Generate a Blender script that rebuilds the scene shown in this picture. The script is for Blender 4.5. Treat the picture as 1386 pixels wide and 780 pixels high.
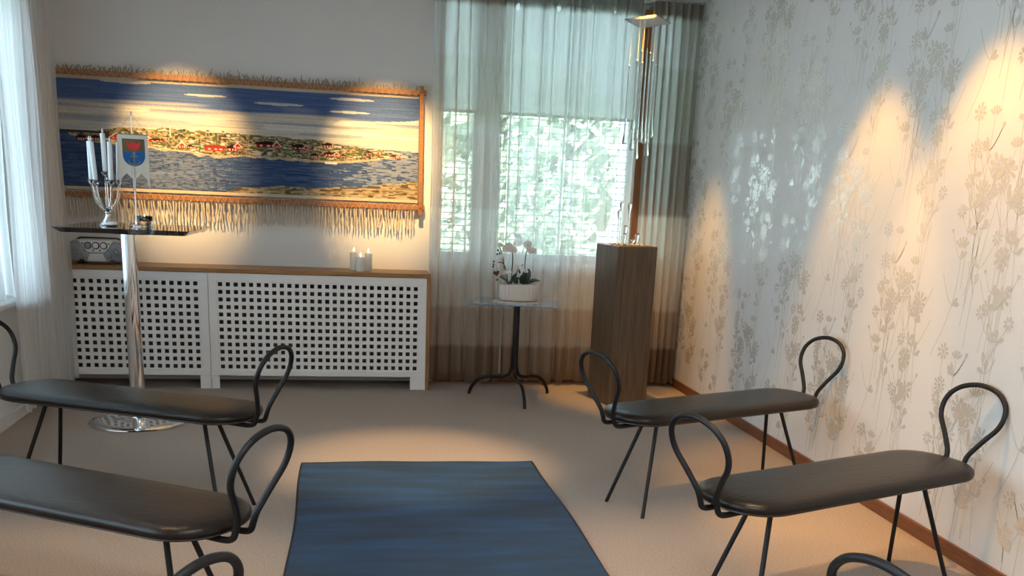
import bpy, bmesh, math, random
from mathutils import Vector, Matrix
import numpy as np
PI = math.pi
for o in list(bpy.data.objects):
    bpy.data.objects.remove(o)
SC = bpy.context.scene
COL = SC.collection

# ------------------------------------------------------------------ camera
YAW, PITCH, ROLL, FPX, PCX, PCY, CAMZ = .184872, .259599, .0444353, 1303.2, 702.1, 604.1, 1.35
_fw = Vector((math.sin(YAW) * math.cos(PITCH), math.cos(YAW) * math.cos(PITCH), -math.sin(PITCH)))
_rt = Vector((math.cos(YAW), -math.sin(YAW), 0))
_up = _rt.cross(_fw)
RT = _rt * math.cos(ROLL) + _up * math.sin(ROLL)
UP = _up * math.cos(ROLL) - _rt * math.sin(ROLL)
FW = _fw
cd = bpy.data.cameras.new('camera')
cam = bpy.data.objects.new('camera', cd)
COL.objects.link(cam)
M = Matrix((RT, UP, -FW)).transposed().to_4x4()
M.translation = (0, 0, CAMZ)
cam.matrix_world = M
cd.sensor_width = 36
cd.lens = 36 * FPX / 1386
cd.shift_x = (693 - PCX) / 1386
cd.shift_y = (PCY - 390) / 1386
cd.clip_start = .05
SC.camera = cam


def ray(px, py):
    return RT * ((px - PCX) / FPX) - UP * ((py - PCY) / FPX) + FW


def at_y(px, py, Y):
    d = ray(px, py)
    return Vector((0, 0, CAMZ)) + d * (Y / d.y)


def on_z(px, py, Z):
    d = ray(px, py)
    return Vector((0, 0, CAMZ)) + d * ((Z - CAMZ) / d.z)


# ------------------------------------------------------------------ light and exposure
SC.view_settings.view_transform = 'Standard'
SC.view_settings.look = 'None'
SC.view_settings.gamma = 1
SC.view_settings.use_curve_mapping = False
SC.view_settings.exposure = 0.3
SKY, SUN = 5.4, 16.0
world = bpy.data.worlds.new('sky')
SC.world = world
world.use_nodes = True
world.node_tree.nodes['Background'].inputs[0].default_value = (.68, .84, 1.0, 1)
world.node_tree.nodes['Background'].inputs[1].default_value = SKY


def lamp(name, kind, loc, energy, color, target=None, **kw):
    l = bpy.data.lights.new(name, kind)
    l.energy = energy
    l.color = color
    for k, v in kw.items():
        setattr(l, k, v)
    o = bpy.data.objects.new(name, l)
    o.location = loc
    if target is not None:
        o.rotation_euler = (Vector(target) - Vector(loc)).to_track_quat('-Z', 'Y').to_euler()
    COL.objects.link(o)
    return o


lamp('sun', 'SUN', (0, -5, 12), SUN, (1, .93, .8), (-2, 6, 0), angle=.02)
WARM, SOFT, MILD = (1.0, .50, .095), (1.0, .66, .33), (1.0, .63, .25)
for loc, tgt, en, size, bl in (
        ((1.86, 3.38, 2.66), (2.32, 3.45, .86), 118, 50, .6),       # right wall, near pool
        ((1.80, 4.22, 2.66), (2.26, 4.20, .86), 112, 48, .6),       # right wall, middle pool
        ((1.72, 6.02, 2.66), (2.02, 6.28, .86), 150, 42, .6),        # right wall, corner by the curtain
        ((-1.02, 5.45, 2.66), (-1.02, 6.80, 1.48), 420, 33, 1.0),     # tapestry, left pool
        ((.26, 5.45, 2.66), (.28, 6.80, 1.46), 420, 33, 1.0),         # tapestry, right pool
        ((.32, 3.95, 2.66), (.34, 4.62, 0), 260, 34, .8),           # carpet beyond the rug
        ((1.15, 2.60, 2.66), (1.25, 2.60, 0), 110, 62, .7),         # carpet on the right
        ((-1.0, 3.00, 2.66), (-.95, 3.00, 0), 85, 46, .7)):         # carpet on the left
    lamp('ceiling_spot', 'SPOT', loc, en, SOFT if tgt[2] == 0 else MILD if tgt[1] == 6.80 else WARM, tgt, spot_size=math.radians(size), spot_blend=bl, shadow_soft_size=.03)

for y in (-1.2, .9):   # unseen area lamps added behind the camera to fill the shadows
    lamp('rear_fill_lamp', 'AREA', (.3, y, 2.70), 34, (1, .97, .94), (.3, y, 0), shape='RECTANGLE', size=1.2, size_y=.6)

SC.cycles.use_denoising = True
SC.cycles.denoising_input_passes = 'RGB_ALBEDO_NORMAL'
SC.cycles.denoising_prefilter = 'ACCURATE'
SC.cycles.max_bounces = 8
SC.cycles.diffuse_bounces = 4
SC.cycles.transparent_max_bounces = 24
SC.cycles.sample_clamp_indirect = 6
SC.cycles.caustics_refractive = False
SC.cycles.caustics_reflective = False


# ------------------------------------------------------------------ materials
def new_mat(name):
    m = bpy.data.materials.new(name)
    m.use_nodes = True
    nt = m.node_tree
    return m, nt, nt.nodes['Principled BSDF']


def mat(name, color, rough=.5, metal=0, noise=0, scale=20, stretch=(1, 1, 1), bump=0, bscale=None, spec=.5, color2=None, coat=0, emis=None):
    m, nt, b = new_mat(name)
    N, L = nt.nodes, nt.links
    b.inputs['Base Color'].default_value = (*color, 1)
    b.inputs['Roughness'].default_value = rough
    b.inputs['Metallic'].default_value = metal
    b.inputs['Specular IOR Level'].default_value = spec
    b.inputs['Coat Weight'].default_value = coat
    if emis:
        b.inputs['Emission Color'].default_value = (*emis[0], 1)
        b.inputs['Emission Strength'].default_value = emis[1]
    if noise or bump:
        tc = N.new('ShaderNodeTexCoord')
        mp = N.new('ShaderNodeMapping')
        mp.inputs['Scale'].default_value = stretch
        L.new(tc.outputs['Object'], mp.inputs[0])
        nz = N.new('ShaderNodeTexNoise')
        nz.inputs['Scale'].default_value = scale
        nz.inputs['Detail'].default_value = 4
        L.new(mp.outputs[0], nz.inputs[0])
        if noise:
            mx = N.new('ShaderNodeMix')
            mx.data_type = 'RGBA'
            c2 = color2 or tuple(min(1, c * (1 + noise)) for c in color)
            c1 = color if color2 else tuple(c * (1 - noise) for c in color)
            mx.inputs[6].default_value = (*c1, 1)
            mx.inputs[7].default_value = (*c2, 1)
            rp = N.new('ShaderNodeMapRange')
            rp.inputs[1].default_value = .3
            rp.inputs[2].default_value = .7
            L.new(nz.outputs[0], rp.inputs[0])
            L.new(rp.outputs[0], mx.inputs[0])
            L.new(mx.outputs[2], b.inputs['Base Color'])
        if bump:
            src = nz
            if bscale:
                src = N.new('ShaderNodeTexNoise')
                src.inputs['Scale'].default_value = bscale
                src.inputs['Detail'].default_value = 3
                L.new(mp.outputs[0], src.inputs[0])
            bp = N.new('ShaderNodeBump')
            bp.inputs['Strength'].default_value = bump
            bp.inputs['Distance'].default_value = .004
            L.new(src.outputs[0], bp.inputs['Height'])
            L.new(bp.outputs[0], b.inputs['Normal'])
    return m


def glassy(name, tint=(1, 1, 1), gloss_rough=0.0, ior=1.5, boost=1.0):
    """thin clear pane: transparent with a fresnel reflection"""
    m, nt, b = new_mat(name)
    N, L = nt.nodes, nt.links
    N.remove(b)
    out = N['Material Output']
    t = N.new('ShaderNodeBsdfTransparent')
    t.inputs[0].default_value = (*tint, 1)
    g = N.new('ShaderNodeBsdfGlossy')
    g.inputs['Roughness'].default_value = gloss_rough
    f = N.new('ShaderNodeFresnel')
    f.inputs[0].default_value = ior
    mu = N.new('ShaderNodeMath')
    mu.operation = 'MULTIPLY'
    mu.use_clamp = True
    mu.inputs[1].default_value = boost
    L.new(f.outputs[0], mu.inputs[0])
    mx = N.new('ShaderNodeMixShader')
    L.new(mu.outputs[0], mx.inputs[0])
    L.new(t.outputs[0], mx.inputs[1])
    L.new(g.outputs[0], mx.inputs[2])
    L.new(mx.outputs[0], out.inputs[0])
    return m


def sheer(name, bands):
    """sheer fabric; bands: (height from, colour, cover) going upward, woven as horizontal stripes"""
    m, nt, b = new_mat(name)
    N, L = nt.nodes, nt.links
    N.remove(b)
    out = N['Material Output']
    geo = N.new('ShaderNodeNewGeometry')
    sep = N.new('ShaderNodeSeparateXYZ')
    L.new(geo.outputs['Position'], sep.inputs[0])
    mr = N.new('ShaderNodeMapRange')
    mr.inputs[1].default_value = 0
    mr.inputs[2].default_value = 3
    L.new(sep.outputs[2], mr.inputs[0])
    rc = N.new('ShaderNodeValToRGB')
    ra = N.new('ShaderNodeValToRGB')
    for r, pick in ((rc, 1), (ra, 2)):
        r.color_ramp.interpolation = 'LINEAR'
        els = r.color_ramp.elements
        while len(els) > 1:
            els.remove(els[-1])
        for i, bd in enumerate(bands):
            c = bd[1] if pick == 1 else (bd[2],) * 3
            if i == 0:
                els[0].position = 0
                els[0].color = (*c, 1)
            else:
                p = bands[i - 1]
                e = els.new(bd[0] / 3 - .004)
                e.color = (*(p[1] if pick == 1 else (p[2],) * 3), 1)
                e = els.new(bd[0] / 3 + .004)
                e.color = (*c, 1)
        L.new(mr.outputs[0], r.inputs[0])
    # vertical thread variation
    tc = N.new('ShaderNodeTexCoord')
    mp = N.new('ShaderNodeMapping')
    mp.inputs['Scale'].default_value = (90, 90, 1.5)
    L.new(tc.outputs['Object'], mp.inputs[0])
    nz = N.new('ShaderNodeTexNoise')
    nz.inputs['Scale'].default_value = 2
    L.new(mp.outputs[0], nz.inputs[0])
    # cover grows where the cloth turns away, as threads close up
    lw = N.new('ShaderNodeLayerWeight')
    lw.inputs[0].default_value = .5

    def mth(op, a, c):
        n = N.new('ShaderNodeMath')
        n.operation = op
        n.use_clamp = op == 'MAXIMUM' or op == 'ADD'
        for i, v in enumerate((a, c)):
            if isinstance(v, (int, float)):
                n.inputs[i].default_value = v
            else:
                L.new(v, n.inputs[i])
        return n.outputs[0]
    pw = mth('POWER', lw.outputs['Facing'], 1.6)
    cov = mth('ADD', ra.outputs[0], mth('MULTIPLY', pw, .75))
    cov = mth('ADD', cov, mth('MULTIPLY', mth('SUBTRACT', nz.outputs[0], .5), .18))
    tr = N.new('ShaderNodeBsdfTransparent')
    df = N.new('ShaderNodeBsdfDiffuse')
    tl = N.new('ShaderNodeBsdfTranslucent')
    L.new(rc.outputs[0], df.inputs[0])
    L.new(rc.outputs[0], tl.inputs[0])
    m1 = N.new('ShaderNodeMixShader')
    m1.inputs[0].default_value = .70
    L.new(df.outputs[0], m1.inputs[1])
    L.new(tl.outputs[0], m1.inputs[2])
    m2 = N.new('ShaderNodeMixShader')
    L.new(cov, m2.inputs[0])
    L.new(tr.outputs[0], m2.inputs[1])
    L.new(m1.outputs[0], m2.inputs[2])
    L.new(m2.outputs[0], out.inputs[0])
    return m


def vcol_mat(name, rough=.9, bump=.3, bs=400, stretch=(1, 1, 1)):
    m, nt, b = new_mat(name)
    N, L = nt.nodes, nt.links
    a = N.new('ShaderNodeAttribute')
    a.attribute_name = 'paint'
    L.new(a.outputs['Color'], b.inputs['Base Color'])
    b.inputs['Roughness'].default_value = rough
    b.inputs['Specular IOR Level'].default_value = .15
    if bump:
        tc = N.new('ShaderNodeTexCoord')
        mp = N.new('ShaderNodeMapping')
        mp.inputs['Scale'].default_value = stretch
        nz = N.new('ShaderNodeTexNoise')
        nz.inputs['Scale'].default_value = bs
        bp = N.new('ShaderNodeBump')
        bp.inputs['Strength'].default_value = bump
        bp.inputs['Distance'].default_value = .003
        L.new(tc.outputs['Object'], mp.inputs[0])
        L.new(mp.outputs[0], nz.inputs[0])
        L.new(nz.outputs[0], bp.inputs['Height'])
        L.new(bp.outputs[0], b.inputs['Normal'])
    return m


MT = dict(
    wall=mat('wall_paint', (.74, .725, .70), .85, bump=.05, scale=300),
    paper=mat('wallpaper_ground', (.72, .695, .66), .6, bump=.05, scale=250, stretch=(1, 1, .15)),
    print=mat('wallpaper_print', (.78, .72, .63), .24, metal=.30),
    ceil=mat('ceiling_paint', (.78, .77, .75), .9),
    carpet=mat('carpet_pile', (.41, .335, .285), .95, noise=.25, scale=170, bump=.5, bscale=420, spec=.1),
    white=mat('white_lacquer', (.85, .845, .83), .45),
    trim=mat('white_trim', (.74, .73, .71), .5),
    oak=mat('oak_veneer', (.34, .165, .055), .42, noise=.28, scale=5, stretch=(1, 14, 14)),
    oakv=mat('oak_upright', (.34, .165, .055), .42, noise=.28, scale=5, stretch=(14, 14, 1)),
    walnut=mat('dark_oak_plinth', (.125, .075, .042), .38, noise=.3, scale=6, stretch=(12, 12, .7)),
    brownwood=mat('stained_skirting', (.18, .062, .024), .42, noise=.25, scale=8, stretch=(10, 1, 10)),
    barwood=mat('hanging_bar_wood', (.31, .125, .038), .5, noise=.2, scale=10, stretch=(1, 10, 10)),
    post=mat('brown_window_post', (.30, .135, .06), .6, noise=.2, scale=8, stretch=(10, 10, 1)),
    steel=mat('black_steel', (.007, .007, .008), .5, spec=.35),
    leather=mat('dark_leather', (.012, .0075, .005), .36, noise=.2, scale=8, stretch=(1, 5, 1), bump=.3, bscale=16, spec=.30),
    piping=mat('leather_edge', (.022, .018, .016), .4),
    chrome=mat('chrome', (.82, .83, .84), .06, metal=1),
    blackglass=mat('black_table_top', (.012, .011, .012), .05, spec=.7, coat=.6),
    matblack=mat('matt_black', (.02, .02, .022), .5),
    wax=mat('white_wax', (.86, .84, .78), .45, spec=.4),
    waxcool=mat('white_taper_wax', (.80, .84, .86), .4),
    flame=mat('candle_flame', (1, .8, .4), .5, emis=((1, .72, .32), 6)),
    ledtip=mat('unlit_flame_tip', (.85, .85, .82), .35),
    clear=glassy('clear_acrylic', (.90, .93, .95), .02, 1.5, 2.6),
    pane=glassy('window_pane', (.93, .98, .98), 0, 1.45, 1),
    dropglass=None,
    string=mat('nylon_thread', (.75, .75, .72), .4),
    bluetop=mat('blue_reflection_table_top', (.17, .32, .50), .16, metal=.6, coat=1.0),  # blue of the reflected curtain is put into the base colour
    doily=mat('cream_crochet', (.72, .66, .56), .9, noise=.2, scale=160, bump=.8),
    planter=mat('white_ceramic', (.74, .66, .60), .5),
    petal=mat('white_petal', (.85, .80, .74), .6),
    lip=mat('yellow_lip', (.75, .45, .25), .6),
    leaf=mat('orchid_leaf', (.012, .035, .02), .35, noise=.3, scale=12),
    stem=mat('orchid_stem', (.03, .055, .03), .5),
    heart=mat('dark_red_felt', (.07, .008, .01), .7),
    soil=mat('dark_bark', (.03, .022, .015), .9, noise=.4, scale=60, bump=.8),
    radio=mat('silver_plastic', (.66, .62, .57), .34, metal=.25),
    radiogrey=mat('grey_speaker_mesh', (.28, .30, .315), .5, metal=.2),
    radiodark=mat('dark_plastic', (.02, .02, .03), .35),
    dial=mat('pale_dial', (.62, .62, .60), .3, metal=.4),
    cloth=mat('flag_cloth', (.66, .60, .52), .85),
    olive=mat('flag_olive', (.13, .10, .045), .85),
    flagblue=mat('flag_blue', (.010, .10, .30), .85),
    flagred=mat('flag_red', (.62, .035, .03), .85),
    gold=mat('flag_gold', (.22, .20, .13), .8),
    cord=mat('natural_cord', (.62, .51, .39), .9),
    darkcord=mat('tuft_yarn', (.30, .23, .15), .95),
    rug=None,
    stone=mat('pale_gravel', (.70, .58, .42), .7, noise=.2, scale=30),
    rail=mat('aluminium_rail', (.50, .50, .49), .4, metal=.3),
    frame=mat('window_frame_paint', (.80, .82, .82), .4),
    slat=mat('blind_slat', (.72, .76, .78), .5),
    roller=None,
    grass=mat('lawn', (.22, .32, .14), .9, noise=.4, scale=3),
    tree=mat('tree_leaves', (.36, .45, .30), .8, noise=.6, scale=2.2, color2=(.54, .62, .50)),
    bark=mat('bark', (.10, .07, .05), .9),
    house=mat('orange_render', (.75, .38, .22), .9),
    path=mat('pale_paving', (.55, .55, .55), .9),
    radiator=mat('radiator_shade_dark', (.10, .098, .095), .6),  # dark colour stands for the shade inside the cover
)


def rug_mat():
    m, nt, b = new_mat('blue_rug_pile')
    N, L = nt.nodes, nt.links
    tc = N.new('ShaderNodeTexCoord')
    mp = N.new('ShaderNodeMapping')
    mp.inputs['Scale'].default_value = (.9, 5, 1)
    nz = N.new('ShaderNodeTexNoise')
    nz.inputs['Scale'].default_value = 2.2
    nz.inputs['Detail'].default_value = 6
    L.new(tc.outputs['Object'], mp.inputs[0])
    L.new(mp.outputs[0], nz.inputs[0])
    rp = N.new('ShaderNodeValToRGB')
    e = rp.color_ramp.elements
    e[0].position, e[0].color = .30, (.013, .027, .045, 1)
    e[1].position, e[1].color = .70, (.013, .062, .155, 1)
    x = e.new(.5)
    x.color = (.012, .041, .092, 1)
    L.new(nz.outputs[0], rp.inputs[0])
    n2 = N.new('ShaderNodeTexNoise')
    n2.inputs['Scale'].default_value = 260
    L.new(tc.outputs['Object'], n2.inputs[0])
    mx = N.new('ShaderNodeMix')
    mx.data_type = 'RGBA'
    mx.blend_type = 'OVERLAY'
    mx.inputs[0].default_value = .55
    L.new(rp.outputs[0], mx.inputs[6])
    L.new(n2.outputs[0], mx.inputs[7])
    L.new(mx.outputs[2], b.inputs['Base Color'])
    b.inputs['Roughness'].default_value = .95
    b.inputs['Specular IOR Level'].default_value = .1
    b.inputs['Sheen Weight'].default_value = .15
    bp = N.new('ShaderNodeBump')
    bp.inputs['Strength'].default_value = .5
    bp.inputs['Distance'].default_value = .004
    L.new(n2.outputs[0], bp.inputs['Height'])
    L.new(bp.outputs[0], b.inputs['Normal'])
    return m


_m, _nt, _b = new_mat('clear_glass_drop')
_b.inputs['Transmission Weight'].default_value = 1
_b.inputs['Roughness'].default_value = .02
_b.inputs['IOR'].default_value = 1.5
_b.inputs['Base Color'].default_value = (.97, .98, .98, 1)
MT['dropglass'] = _m
MT['rug'] = rug_mat()
MT['roller'] = sheer('roller_blind_cloth', [(0, (.80, .83, .82), .80)])
MT['rugedge'] = mat('dark_rug_binding', (.02, .024, .034), .9)
_br = (.40, .29, .20)
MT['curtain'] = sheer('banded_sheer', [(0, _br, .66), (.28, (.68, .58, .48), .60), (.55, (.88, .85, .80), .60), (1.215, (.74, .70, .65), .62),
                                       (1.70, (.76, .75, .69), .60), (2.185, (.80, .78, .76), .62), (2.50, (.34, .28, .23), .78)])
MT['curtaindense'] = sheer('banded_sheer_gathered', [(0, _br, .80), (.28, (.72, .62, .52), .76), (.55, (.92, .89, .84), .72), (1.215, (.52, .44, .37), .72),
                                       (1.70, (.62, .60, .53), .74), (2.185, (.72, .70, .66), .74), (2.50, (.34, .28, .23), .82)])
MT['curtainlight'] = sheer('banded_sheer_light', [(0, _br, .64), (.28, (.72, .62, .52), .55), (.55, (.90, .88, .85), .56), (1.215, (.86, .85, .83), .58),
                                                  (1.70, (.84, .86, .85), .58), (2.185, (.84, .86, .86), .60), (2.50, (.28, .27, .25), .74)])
MT['whitesheer'] = sheer('white_sheer', [(0, (.84, .84, .84), .66)])
MT['frost'] = sheer('frosted_acrylic', [(0, (.86, .88, .88), .24)])
MT['weave'] = vcol_mat('tapestry_weave', .95, .6, 260, (1, 1, 2.5))


# ------------------------------------------------------------------ mesh helpers
class MB:
    def __init__(s):
        s.v, s.f, s.mi = [], [], []

    def add(s, v, f, mi=0):
        b = len(s.v)
        s.v += [tuple(p) for p in v]
        s.f += [tuple(b + i for i in q) for q in f]
        s.mi += [mi] * len(f)
        return s

    def box(s, x0, x1, y0, y1, z0, z1, mi=0):
        v = [(x, y, z) for z in (z0, z1) for y in (y0, y1) for x in (x0, x1)]
        return s.add(v, [(0, 2, 3, 1), (4, 5, 7, 6), (0, 1, 5, 4), (1, 3, 7, 5), (3, 2, 6, 7), (2, 0, 4, 6)], mi)

    def rings(s, R, cap0=True, cap1=True, mi=0, closed=True):
        n = len(R[0])
        v = [p for r in R for p in r]
        f = []
        for i in range(len(R) - 1):
            for j in range(n if closed else n - 1):
                k = (j + 1) % n
                f.append((i * n + j, i * n + k, (i + 1) * n + k, (i + 1) * n + j))
        if cap0:
            f.append(tuple(range(n - 1, -1, -1)))
        if cap1:
            f.append(tuple((len(R) - 1) * n + j for j in range(n)))
        return s.add(v, f, mi)

    def lathe(s, prof, n=32, c=(0, 0, 0), cap0=True, cap1=True, mi=0, sx=1, sy=1):
        R = [[(c[0] + sx * r * math.cos(2 * PI * j / n), c[1] + sy * r * math.sin(2 * PI * j / n), c[2] + z) for j in range(n)] for r, z in prof]
        return s.rings(R, cap0, cap1, mi)

    def tube(s, path, r, n=10, mi=0, closed=False):
        P = [Vector(p) for p in path]
        rs = r if isinstance(r, (list, tuple)) else [r] * len(P)
        T = []
        for i in range(len(P)):
            a = P[i - 1] if (i or closed) else P[i]
            b = P[(i + 1) % len(P)] if (i < len(P) - 1 or closed) else P[i]
            T.append((b - a).normalized())
        u = T[0].orthogonal().normalized()
        R = []
        for i, p in enumerate(P):
            u = (u - T[i] * u.dot(T[i])).normalized()
            w = T[i].cross(u)
            R.append([p + (u * math.cos(2 * PI * j / n) + w * math.sin(2 * PI * j / n)) * rs[i] for j in range(n)])
        if closed:
            R.append(R[0])
        return s.rings(R, not closed, not closed, mi)

    def prism(s, poly, origin, ex, ey, ez, depth, mi=0):
        """polygon in (ex, ey), extruded along ez by depth"""
        o, ex, ey, ez = Vector(origin), Vector(ex), Vector(ey), Vector(ez)
        a = [o + ex * p[0] + ey * p[1] for p in poly]
        b = [q + ez * depth for q in a]
        return s.rings([a, b], mi=mi)

    def ball(s, c, rx, ry=None, rz=None, n=12, m=8, mi=0):
        ry = ry or rx
        rz = rz or rx
        prof = [(max(math.sin(PI * i / m), 1e-3), -math.cos(PI * i / m)) for i in range(m + 1)]
        R = [[(c[0] + rx * r * math.cos(2 * PI * j / n), c[1] + ry * r * math.sin(2 * PI * j / n), c[2] + rz * z) for j in range(n)] for r, z in prof]
        return s.rings(R, True, True, mi)

    def build(s, name, mats, parent=None, smooth=False, bevel=0, loc=None, angle=35):
        me = bpy.data.meshes.new(name)
        me.from_pydata(s.v, [], s.f)
        for m in (mats if isinstance(mats, (list, tuple)) else [mats]):
            me.materials.append(m)
        if len(set(s.mi)) > 1 or (s.mi and s.mi[0]):
            me.polygons.foreach_set('material_index', s.mi)
        bm = bmesh.new()
        bm.from_mesh(me)
        bmesh.ops.recalc_face_normals(bm, faces=bm.faces)
        bm.to_mesh(me)
        bm.free()
        o = bpy.data.objects.new(name, me)
        COL.objects.link(o)
        if parent:
            o.parent = parent
        if loc:
            o.location = loc
        if smooth:
            me.shade_smooth()
            me.set_sharp_from_angle(angle=math.radians(angle))
        if bevel:
            md = o.modifiers.new('bevel', 'BEVEL')
            md.width = bevel
            md.segments = 2
            md.limit_method = 'ANGLE'
            md.angle_limit = math.radians(40)
        return o


def crom(pts, k=6, closed=False):
    P = [Vector(p) for p in pts]
    n = len(P)
    out = []
    for i in range(n if closed else n - 1):
        p0 = P[(i - 1) % n] if (closed or i > 0) else P[0] * 2 - P[1]
        p1, p2 = P[i], P[(i + 1) % n]
        p3 = P[(i + 2) % n] if (closed or i + 2 < n) else P[-1] * 2 - P[-2]
        for j in range(k):
            t = j / k
            out.append(.5 * ((2 * p1) + (p2 - p0) * t + (2 * p0 - 5 * p1 + 4 * p2 - p3) * t * t + (3 * p1 - p0 - 3 * p2 + p3) * t ** 3))
    if not closed:
        out.append(P[-1])
    return out


def tag(o, label=None, cat=None, group=None, kind=None):
    for k, v in (('label', label), ('category', cat), ('group', group), ('kind', kind)):
        if v:
            o[k] = v
    return o


def thing(name, label, cat, loc=(0, 0, 0), rz=0, group=None):
    o = bpy.data.objects.new(name, None)
    o.empty_display_size = .1
    o.location = loc
    o.rotation_euler = (0, 0, rz)
    COL.objects.link(o)
    return tag(o, label, cat, group)


def copy_tree(o, parent=None):
    c = o.copy()
    COL.objects.link(c)
    if parent:
        c.parent = parent
    for ch in [x for x in COL.objects if x.parent == o]:
        copy_tree(ch, c)
    return c


def struct(o):
    o['kind'] = 'structure'
    return o


# ------------------------------------------------------------------ the room
XL, XR, YB, YF, ZC = -1.80, 2.39, 6.80, -2.6, 2.72
struct(MB().box(XL - .4, XR + .3, YF - .2, YB + .3, -.12, 0).build('floor', MT['carpet']))
struct(MB().box(XL - .4, XR + .3, YF - .2, YB + .3, ZC, ZC + .15).build('ceiling', MT['ceil']))
struct(MB().box(XL - .4, XR + .3, YF - .2, YF, 0, ZC).build('wall_front', MT['wall']))
WX0, WX1, WZ0, WZ1 = .62, 2.35, .86, 2.62          # back window opening
wb = MB()
wb.box(XL - .3, WX0, YB, YB + .25, 0, ZC).box(WX1, XR + .2, YB, YB + .25, 0, ZC)
wb.box(WX0, WX1, YB, YB + .25, 0, WZ0).box(WX0, WX1, YB, YB + .25, WZ1, ZC)
struct(wb.build('wall_back', MT['wall']))
LY0, LY1, LZ0, LZ1 = .6, 6.02, .66, 2.30           # left window opening
wl = MB()
wl.box(XL - .28, XL, YF, LY0, 0, ZC).box(XL - .28, XL, LY1, YB, 0, ZC)
wl.box(XL - .28, XL, LY0, LY1, 0, LZ0).box(XL - .28, XL, LY0, LY1, LZ1, ZC)
struct(wl.build('wall_left', MT['wall']))
wr = struct(MB().box(XR, XR + .2, YF, YB, 0, ZC).build('wall_right', MT['paper']))


def wallpaper():
    """meadow flowers printed on the right wall: stems, leaves, daisies, buds"""
    rnd = random.Random(11)
    mb = MB()
    TW, TH = .53, .92

    cnt = [0]

    def poly(pts):
        cnt[0] += 1
        x = XR - .0006 - (cnt[0] % 211) * 3e-6
        mb.add([(x, y, z) for y, z in pts], [tuple(range(len(pts)))])

    def strip(pts, w):
        n = len(pts)
        v = []
        for i, (y, z) in enumerate(pts):
            a = pts[max(0, i - 1)]
            b = pts[min(n - 1, i + 1)]
            dy, dz = b[0] - a[0], b[1] - a[1]
            l = math.hypot(dy, dz) or 1
            ny, nz = -dz / l * w, dy / l * w
            v += [(XR - .0005, y + ny, z + nz), (XR - .0005, y - ny, z - nz)]
        mb.add(v, [(2 * i, 2 * i + 1, 2 * i + 3, 2 * i + 2) for i in range(n - 1)])

    def petal(cy, cz, a, l, w, r0=0, notch=.12):
        ca, sa = math.cos(a), math.sin(a)
        prof = [(r0, .12), (l * .35, .62), (l * .7, 1), (l * .93, .7)]
        L_ = [(r, w * s) for r, s in prof] + [(l * (1 - notch), 0)] + [(r, -w * s) for r, s in reversed(prof)]
        poly([(cy + r * ca - t * sa, cz + r * sa + t * ca) for r, t in L_])

    plants = []
    for i in range(15):
        plants.append((rnd.random() * TW, rnd.random() * TH, rnd.uniform(.30, .75), rnd.uniform(-.12, .12), rnd.uniform(-.05, .05), rnd.choice('DDDBSD'), rnd.uniform(.036, .060), rnd.random()))
    cols = range(-1, 11)
    for c in cols:
        for row in range(-1, 3):
            ty, tz = 1.6 + c * TW, row * TH + (TH / 2 if c % 2 else 0)
            for (y0, z0, h, lean, bow, kind, fr, sd) in plants:
                r = random.Random(sd)
                P = []
                for k in range(13):
                    t = k / 12
                    P.append((ty + y0 + lean * t + bow * math.sin(PI * t), tz + z0 + h * t))
                if P[-1][1] > ZC - .06 or P[0][1] < .06 or not 1.7 < P[0][0] < YB - .12 or not 1.7 < P[-1][0] < YB - .08:
                    if P[-1][1] > ZC - .06 or not 1.75 < P[-1][0] < YB - .1 or P[-1][1] < .15:
                        continue
                    P = [p for p in P if p[1] > .06]
                    if len(P) < 3:
                        continue
                strip(P, .0017)
                ey, ez = P[-1]
                if kind == 'D':
                    n = r.choice((8, 9, 11))
                    a0 = r.random() * 6
                    for k in range(n):
                        petal(ey, ez, a0 + 2 * PI * k / n, fr * r.uniform(.85, 1.1), fr * (1.25 / n), fr * .34)
                    poly([(ey + fr * .24 * math.cos(q), ez + fr * .24 * math.sin(q)) for q in [2 * PI * j / 10 for j in range(10)]])
                elif kind == 'S':
                    for k in range(5):
                        petal(ey, ez, PI / 2 + (k - 2) * .42, fr * 1.15, fr * .12, fr * .22)
                else:
                    petal(ey, ez, PI / 2 + r.uniform(-.5, .5), fr * .5, fr * .17, 0, .02)
                # side shoots and leaves
                for k in range(r.choice((1, 2, 3))):
                    i = r.randrange(3, len(P) - 1) if len(P) > 5 else len(P) - 2
                    by, bz = P[i]
                    sg = r.choice((-1, 1))
                    ln = r.uniform(.05, .13)
                    q = [(by + sg * ln * .7 * t, bz + ln * (t ** 1.5)) for t in (0, .25, .5, .75, 1)]
                    if q[-1][1] > ZC - .05 or not 1.7 < q[-1][0] < YB - .05:
                        continue
                    strip(q, .0017)
                    w = r.random()
                    if w < .4:
                        petal(q[-1][0], q[-1][1], PI / 2 - sg * .5, .022, .009, 0, .02)
                    elif w < .75:
                        n = 8
                        for m_ in range(n):
                            petal(q[-1][0], q[-1][1], m_ * 2 * PI / n + .3, .032, .0055, .008)
                    for m_ in range(3):
                        petal(by, bz, PI / 2 + sg * r.uniform(-.2, 1.6), r.uniform(.035, .06), r.uniform(.006, .011), .004, .0)
    o = mb.build('wallpaper_print', MT['print'], wr)
    return o


wallpaper()
struct(MB().box(XR - .016, XR, YF, YB, 0, .062).build('baseboard_right', MT['brownwood'], bevel=.003))
bl = MB().box(XL, XL + .014, 5.79, YB, 0, .06).box(XL, XL + .024, YF, 5.79, 0, .06)
struct(bl.build('baseboard_left', MT['trim'], bevel=.003))
struct(MB().box(WX0, XR - .016, YB - .014, YB, 0, .06).build('baseboard_back', MT['brownwood'], bevel=.003))
struct(MB().box(2.00, 2.07, 6.755, 6.799, .06, 2.56).build('trim_1', MT['post'], bevel=.003))


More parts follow.
